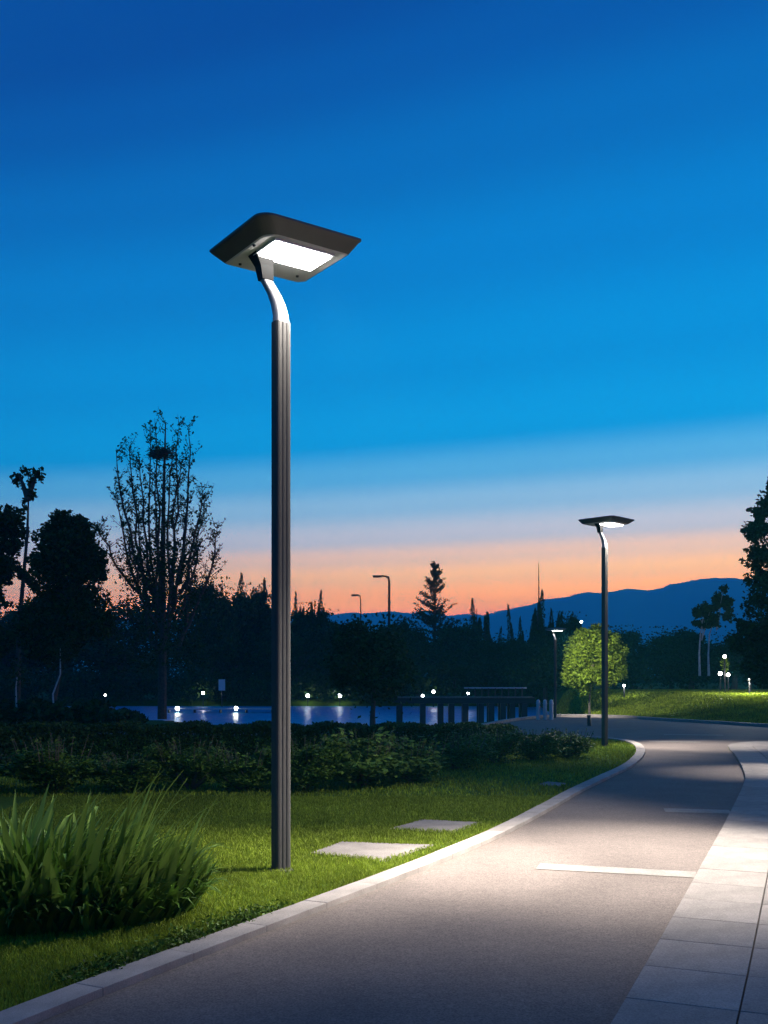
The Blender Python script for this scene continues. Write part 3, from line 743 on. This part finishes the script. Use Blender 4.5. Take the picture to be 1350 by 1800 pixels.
# slim leaning trunks on the left bank
# ------------------------------------------------------------------ trees across and around the lake
FG = 'dark trees along the far lakeshore'
plant('w1', 215, 72, 1050, 260, 'broad dark tree across the lake behind the feathery tall tree', FG)
plant('w2', 20, 74, 1040, 300, 'broad dark tree across the lake at the far left behind the black tree', FG)
plant('r1', 372, 70, 1018, 90, 'dark ragged tree just right of the feathery tall tree', FG)
plant('s1', 418, 76, 1008, 70, 'spiky dark tree between the feathery tree and the near lamp post', FG)
plant('s2', 458, 78, 1018, 56, 'narrow spiky tree whose tip touches the left side of the near lamp post', FG)
plant('s1', 520, 80, 1040, 44, 'thin leaning spiky tree just right of the near lamp post', FG)
plant('s2', 553, 76, 1036, 52, 'forked spiky tree in orange sky right of the near lamp post', FG)
plant('w1', 400, 73, 1040, 210, 'low broad dark tree across the lake left of the near lamp post', FG)
plant('w2', 520, 71, 1078, 170, 'low broad dark tree across the lake behind the near lamp post', FG)
plant('r2', 655, 31.4, 1086, 150, 'round dark tree on a thin trunk standing before the water, centre', None)
plant('r1', 596, 70, 1098, 90, 'small round dark tree across the lake left of the centre tree', FG)
plant('r2', 712, 71, 1088, 90, 'small round dark tree across the lake below the tall bent lamp', FG)
plant('w2', 735, 68.5, 1108, 170, 'low spreading tree at the waterline right of the centre tree', FG)
plant('s1', 838, 73, 1052, 60, 'spiky tree with a needle tip right of the conifer', FG)
plant('r1', 800, 70, 1092, 100, 'round dark tree at the foot of the conifer', FG)
plant('w1', 880, 68, 1116, 150, 'low broad tree behind the pier', FG)
plant('s2', 915, 66, 1062, 46, 'narrow tree on the left side of the mast clump', FG)
plant('s1', 945, 66, 1038, 66, 'tallest spiky tree of the clump at the foot of the mast', FG)
plant('s2', 968, 67, 1052, 44, 'narrow tree on the right side of the mast clump', FG)
plant('r2', 996, 64, 1078, 50, 'small rounded dark tree behind the farthest lamp post', FG)
plant('w2', 960, 62, 1110, 120, 'low dark tree behind the farthest lamp post base', FG)
plant('r1', 1082, 62, 1102, 90, 'dark tree sticking out right behind the round green tree', FG)
plant('r2', 1180, 60, 1104, 110, 'rounded black tree right of the mountain gap', FG)
plant('w1', 1215, 58, 1122, 130, 'wide black tree under the pale trunks', FG)
plant('r1', 1112, 66, 1142, 80, 'small black tree at the bottom of the mountain gap', FG)
plant('w2', 1290, 56, 1112, 150, 'wide black tree behind the lit lawn at right', FG)
plant('w2', 1060, 60, 1140, 120, 'low black tree behind the round green tree', FG)
plant('w1', 1400, 60, 1080, 220, 'broad black tree beyond the right picture edge', FG)
plant('r2', 440, 74, 1030, 80, 'ragged dark crown just left of the near lamp post, behind the low broad tree', FG)
plant('r1', 548, 75, 1064, 76, 'rounded dark crown below the forked spiky tree', FG)
plant('s1', 395, 75, 1030, 50, 'short spiky tree at the left end of the spiky row', FG)
plant('s2', 860, 74, 1080, 40, 'lowest spiky tree between the needle tree and the mast clump', FG)
# conifer
def conifer():
    Y = 72; px = 764; X0 = (px-675)/FP*Y; H = CH+(1188-988)/FP*Y; t = thing('conifer_tree', 'dark conifer with upturned branches standing against the orange sky', 'tree', (X0, Y, 0))
    tr = MB(); cr_ = MB(); tr.tube([(0, 0, -.1), (0, 0, H*.6), (0, 0, H*.97)], [.16, .09, .02], 6); LP = []
    for i in range(125):
        u = rnd.uniform(.3, .99); zz = H*u; ln = (1-u)**.8*2.9+.15; az = rnd.uniform(0, 6.28)
        ln *= rnd.uniform(.6, 1.1)
        p = Vector((0, 0, zz)); q = p+Vector((math.cos(az)*ln, math.sin(az)*ln, ln*.5)); m = p.lerp(q, .55)+Vector((0, 0, -ln*.12))
        tr.tube([p, m, q], [.03, .02, .008], 4, caps=False)
        for k in range(int(22+44*ln)):
            v = rnd.random(); LP.append(tuple((p.lerp(m, v*2) if v < .5 else m.lerp(q, v*2-1))+Vector((rnd.gauss(0, .06), rnd.gauss(0, .06), rnd.gauss(0, .05)))))
    cr_.add(*leaves(np.array(LP), .2, .3, .3))
    obj('trunk', tr.mesh('trunk', M['bark']), t); obj('crown', cr_.mesh('crown', M['leafconifer']), t)
conifer()
# round green lit tree
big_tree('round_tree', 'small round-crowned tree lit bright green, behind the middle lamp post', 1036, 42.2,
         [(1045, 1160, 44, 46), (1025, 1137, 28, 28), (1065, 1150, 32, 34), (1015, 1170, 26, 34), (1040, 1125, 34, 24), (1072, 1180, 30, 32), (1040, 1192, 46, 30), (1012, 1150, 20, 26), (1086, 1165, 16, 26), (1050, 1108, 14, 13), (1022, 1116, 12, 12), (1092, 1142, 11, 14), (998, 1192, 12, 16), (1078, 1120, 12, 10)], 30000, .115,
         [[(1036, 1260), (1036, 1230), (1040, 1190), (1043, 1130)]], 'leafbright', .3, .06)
# right edge tree
big_tree('broadleaf_tree', 'large dark leafy tree rising along the right picture edge', 1420, 29,
         [(1345, 890, 28, 26), (1325, 905, 20, 14), (1350, 935, 40, 26), (1322, 930, 18, 12), (1330, 975, 26, 18), (1360, 985, 50, 30), (1340, 1020, 36, 22), (1380, 1060, 70, 50), (1340, 1085, 44, 40), (1350, 1150, 60, 60), (1345, 1175, 50, 34), (1310, 1130, 30, 30), (1430, 930, 70, 80), (1440, 1060, 80, 100), (1400, 860, 50, 50)], 27000, .135,
         [[(1420, 1300), (1418, 1180), (1412, 1050), (1405, 900)]], carve=.5, trunk_r=.2)
# slim pale-trunked pair
for px, lb, e in [(1230, 'slim tree with a pale bare trunk, left of the pair against the mountain', [(1236, 1084, 22, 20), (1250, 1064, 16, 12), (1226, 1078, 10, 16)]),
                  (1246, 'slim tree with a pale bare trunk, right of the pair against the mountain', [(1268, 1055, 16, 16), (1262, 1090, 20, 14), (1280, 1070, 14, 22), (1272, 1035, 8, 8)])]:
    big_tree('slim_tree', lb, px, 54, e, 1500, .2, [[(px, 1188), (px-1, 1150), (px+1, 1115), (e[0][0], e[0][1])]], carve=.5, trunk_r=.07, bark='palebark')
# far wood mass
P = []
for i in range(150):
    X_ = rnd.uniform(-75, 95); Y_ = rnd.uniform(98, 122); hh = rnd.uniform(3.2, 5.6) if X_ < 22 or X_ > 40 else rnd.uniform(2.2, 3.2)
    P.append(ell_points(900, (X_, Y_, hh*.5), (rnd.uniform(2, 3.6), 2, hh*.55), .5, .3, .5, i))
P = np.concatenate(P); P[:, 2] = np.maximum(P[:, 2], .1)
o = obj('far_woodland', npmesh('far_woodland', *leaves(P, .30, .7), M['leafdark']), kind='stuff'); tag(o, 'dark band of distant woodland beyond the lake', 'woodland')
# bank shrubbery (dark) on the far shore and behind the lit lawns
P = []
for i in range(300):
    X_ = rnd.uniform(-34, 12); Y_ = rnd.uniform(66.9, 71); hh = rnd.uniform(1.3, 2.6)
    P.append(ell_points(160, (X_, Y_, hh*.45), (rnd.uniform(.8, 1.5), .8, hh*.55), .5, .3, .5, i))
for i in range(70):
    X_ = rnd.uniform(7, 34); Y_ = rnd.uniform(56.5, 60); hh = rnd.uniform(1.6, 3.0)
    P.append(ell_points(190, (X_, Y_, 1+hh*.4), (rnd.uniform(.9, 1.7), .8, hh*.6), .5, .3, .5, i))
for i in range(95):
    X_ = rnd.uniform(-17, -9.3) if i < 75 else rnd.uniform(-9.3, -8.5); Y_ = rnd.uniform(33.2, 34.6); hh = rnd.uniform(.55, .85)*(1 if i < 75 else .6)
    P.append(ell_points(260, (X_, Y_, hh*.45), (rnd.uniform(.4, .8), .5, hh*.55), .5, .3, .5, i))
P = np.concatenate(P)
o = obj('undergrowth', npmesh('undergrowth', *leaves(P, .22, .6), M['leafdark']), kind='stuff'); tag(o, 'dark undergrowth filling the bank beneath the far trees', 'undergrowth')
# thin leaning sapling with pale bark, left
for px, pts, lb in [(98, [(96, 1262), (93, 1220), (106, 1185), (106, 1140)], 'thin crooked pale stem in front of the dark tree at left'), (29, [(30, 1262), (28, 1210), (30, 1190)], 'short thin pale stem near the left picture edge')]:
    X0 = (px-675)/FP*33.5; t = thing('sapling', lb, 'sapling', (X0, 33.5, 0)); O = Vector((X0, 33.5, 0))
    q = [Vector(at(a, b, 33.5))-O for a, b in pts]; q[0].z = -.05
    obj('trunk', MB().tube(q, [.035, .03, .025, .012][:len(q)] if len(q) == 4 else [.035, .03, .02], 6).mesh('trunk', M['palebark']), t)
    P = np.array([tuple(q[-1])])+rng.normal(size=(260, 3))*.28
    obj('crown', npmesh('crown', *leaves(P, .12, .5), M['leafdark']), t)

# ------------------------------------------------------------------ pier, bollards, jetty, masts
PY = 41.; dz = CH-38/FP*PY
pr = thing('pier', 'dark timber pier on square piles crossing the water', 'pier', (.3, PY, 0))
x0, x1 = (692-675)/FP*PY, (936-675)/FP*PY
nb = 46
bm_ = MB().box((0, 0, 0), ((x1-x0)/nb-.012, 1.5, .04)).mesh('deck_board', M['wood'])
for i in range(nb): obj('deck_board', bm_, pr, (x0-.3+(i+.5)*(x1-x0)/nb, 0, dz))
for sy in (-.62, .62): obj('beam', MB().box((0, 0, 0), (x1-x0, .12, .2)).mesh('beam', M['dark']), pr, ((x0+x1)/2-.3, sy, dz-.122))
pl = MB().box((0, 0, 0), (.22, .22, dz+.9)).mesh('pile', M['dark'], False)
for j, px in enumerate([701, 742, 773, 792, 816, 843, 861, 881, 897, 918]):
    for sy in (-.6, .55):
        obj('pile', pl, pr, ((px-675)/FP*PY-.3+(.0 if sy < 0 else .05), sy, (dz-.9)/2-.225))
rp = MB().box((0, 0, 0), (.05, .05, .34)).mesh('rail_post', M['wood'])
for i in range(9): obj('rail_post', rp, pr, ((826+i*12-675)/FP*PY-.3, .7, dz+.19))
obj('handrail', MB().tube([((818-675)/FP*PY-.3, .7, dz+.37), ((930-675)/FP*PY-.3, .7, dz+.37)], .03, 6).mesh('handrail', M['pale']), pr)

SPH = MB().lathe([(0.001, -1), (.38, -.92), (.71, -.71), (.92, -.38), (1, 0), (.92, .38), (.71, .71), (.38, .92), (.001, 1)], n=10)
glob_me = SPH.mesh('globe', M['glow'], True); glob_small = SPH.mesh('globe', M['glow_small'], True)
def globe_lamp(px, py, Y, r, label, small=False, zb=None, group='small globe lights around the lake', watt=0, name='globe_light'):
    X, _, z_ = at(px, py, Y); zb = float(height(X, Y)) if zb is None else zb
    t = thing(name, label, 'garden light', (X, Y, zb), 0, group)
    obj('post', MB().tube([(0, 0, -.05), (0, 0, z_-zb-r*.7)], .03, 6).mesh('post', M['dark']), t)
    o = obj('globe', glob_small if small else glob_me, t, (0, 0, z_-zb)); o.scale = (r,)*3
    if watt:
        li = bpy.data.lights.new('globe_glow', 'POINT'); li.energy = watt; li.color = (1, .95, .8); li.shadow_soft_size = .1
        lo = obj('globe_glow', li, t, (0, -r-.06, z_-zb))
    return t
globe_lamp(541, 1223, 67.5, .11, 'globe light across the lake, first one right of the near lamp post', zb=-.9)
globe_lamp(597, 1223, 67.5, .11, 'globe light across the lake just left of the centre tree', zb=-.9)
globe_lamp(743, 1223, 47, .06, 'twin-dotted globe light behind the left end of the pier', zb=-.9)
globe_lamp(762, 1216, 66, .09, 'taller globe light above the left part of the pier', zb=-.9)
globe_lamp(823, 1219, 60, .07, 'globe light over the middle of the pier', zb=-.9)
globe_lamp(357, 1218, 67, .09, 'globe light on a thin post above the lit jetty', zb=-.9)
globe_lamp(185, 1222, 40, .045, 'upper small light on the left bank under the tall trees', True, zb=-.9)
globe_lamp(184, 1251, 36, .045, 'low light at the waterline below the feathery tree', True)
globe_lamp(112, 1251, 36, .04, 'low light at the foot of the dark tree at left', True)
globe_lamp(146, 1249, 36, .04, 'low light between the dark tree and the feathery tree', True)
globe_lamp(545, 1116, 84, .15, 'high small light shining between trees right of the near lamp post', zb=0)
globe_lamp(1022, 1093, 80, .09, 'tiny light on a tall post above the round green tree', zb=0)
globe_lamp(1274, 1154, 48, .08, 'top light of the three around the little lit sapling at right', True)
globe_lamp(1266, 1184, 48, .09, 'lower left light of the three around the little lit sapling', True)
globe_lamp(1280, 1186, 48, .08, 'lower right light of the three around the little lit sapling', True, watt=18)
globe_lamp(1320, 1171, 47, .08, 'upper light under the large tree at the right edge', True)
globe_lamp(1317, 1189, 42, .07, 'lower light under the large tree at the right edge', True, watt=650)
globe_lamp(1097, 1205, 45, .05, 'low light on the grass bank right of the middle lamp post', True, watt=70)
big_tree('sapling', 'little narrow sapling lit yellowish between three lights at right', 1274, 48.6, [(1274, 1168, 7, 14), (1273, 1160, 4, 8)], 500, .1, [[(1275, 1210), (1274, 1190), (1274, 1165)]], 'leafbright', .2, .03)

# lit jetty in the lake
jz = -.2; JY = (CH-jz)*FP/(1246-1188)
jt = thing('jetty', 'thin pale jetty lying low on the water left of the near lamp post', 'jetty', ((390-675)/FP*JY, JY, 0))
bm_ = MB().box((0, 0, 0), (.18, 1.2, .06)).mesh('deck_board', M['pale'])
for i in range(33): obj('deck_board', bm_, jt, (-2.95+i*.19, 0, jz))
for i in range(5): obj('pile', MB().tube([(-2.8+i*1.4, -.45, -1.3), (-2.8+i*1.4, -.45, jz-.03)], .07, 6).mesh('pile', M['dark']), jt)
globe_lamp(312, 1245.5, JY-.3, .11, 'bright light at the left end of the low pale jetty', zb=-1.0, watt=25)
globe_lamp(415, 1245.5, JY-.3, .10, 'bright light near the right end of the low pale jetty', zb=-1.0, watt=25)

# pale bollards near the farthest lamp
bo = MB().lathe([(.075, 0), (.075, .62), (.06, .70), (.045, .72), (.001, .74)], n=12); bo.lathe([(.082, .56), (.086, .58), (.082, .60)], n=12)
bme = bo.mesh('bollard', M['pale'], False)
for px, lb in ((946, 'left pale bollard of the three beside the pier end'), (958, 'middle pale bollard of the three beside the pier end'), (969, 'right pale bollard of the three, next to the farthest lamp post')):
    X_, Y_ = gr(px, 1265); o = obj('bollard', bme, None, (X_, Y_, 0)); tag(o, lb, 'bollard', 'pale bollards by the pier')

# old bent street lights against the sunset
def old_light(px, top, Y, arm, label, r=.09):
    X, _, H = at(px, top, Y); t = thing('tall_street_light', label, 'street light', (X, Y, 0), 0, 'tall unlit street lights beyond the lake')
    obj('pole', MB().tube([(0, 0, 0), (0, 0, H*.5), (0, 0, H-.3), (-.06, 0, H-.08), (-.25, 0, H), (-arm, 0, H+.03)], [r, r*.8, r*.6, r*.6, r*.55, r*.5], 8).mesh('pole', M['dark'], True), t)
    h = MB().box((-arm-.28, 0, H+.0), (.62, .26, .12), bev=.03).box((-arm-.34, 0, H-.07), (.42, .2, .05)); obj('lamp_head', h.mesh('lamp_head', M['dark']), t)
old_light(684, 1013, 72, .55, 'taller unlit street light with a short arm pointing left, against the sunset', .13)
old_light(634, 1046, 88, .22, 'small thin unlit street light left of the taller one, against the sunset', .08)
X, _, H = at(947, 990, 110)
ms = thing('radio_mast', 'thin needle mast rising above the spiky tree clump', 'mast', (X, 110, 0))
obj('pole', MB().tube([(0, 0, 0), (0, 0, H*.62)], [.22, .14], 8).mesh('pole', M['dark']), ms); obj('antenna', MB().tube([(0, 0, H*.62), (0, 0, H)], [.08, .035], 6).mesh('antenna', M['dark']), ms)
# sign panel
X, _, H = at(390, 1204, 66)
sg = thing('notice_board', 'small pale blank notice board on a post across the lake', 'sign', (X, 66, -.9))
obj('post', MB().tube([(0, .05, 0), (0, .05, H+.9)], .04, 6).mesh('post', M['dark']), sg); obj('panel', MB().box((0, 0, H+.9), (.42, .04, .72)).mesh('panel', M['sign']), sg)
# low marker post by the round tree
X_, Y_ = gr(1036, 1276)
o = obj('marker_post', MB().tube([(0, 0, 0), (-.02, 0, .35)], [.07, .06], 8).mesh('marker_post', M['dark']), None, (X_, Y_, 0)); tag(o, 'short dark stub post on the plaza left of the middle lamp post', 'post')

# ------------------------------------------------------------------ haze
hm = bpy.data.materials.new('haze'); hm.use_nodes = True
hn = hm.node_tree.nodes; hl = hm.node_tree.links
hn.remove(hn['Principled BSDF']); pvn = hn.new('ShaderNodeVolumePrincipled')
pvn.inputs['Color'].default_value = (.1, .8, 1, 1); pvn.inputs['Density'].default_value = HAZE
hl.new(pvn.outputs[0], hn['Material Output'].inputs['Volume'])
mb = MB().box((0, 2700, 203), (36000, 5600, 414))
o = obj('haze', mb.mesh('haze', hm), kind='stuff'); tag(o, 'thin blue evening haze lying over the whole park', 'haze')
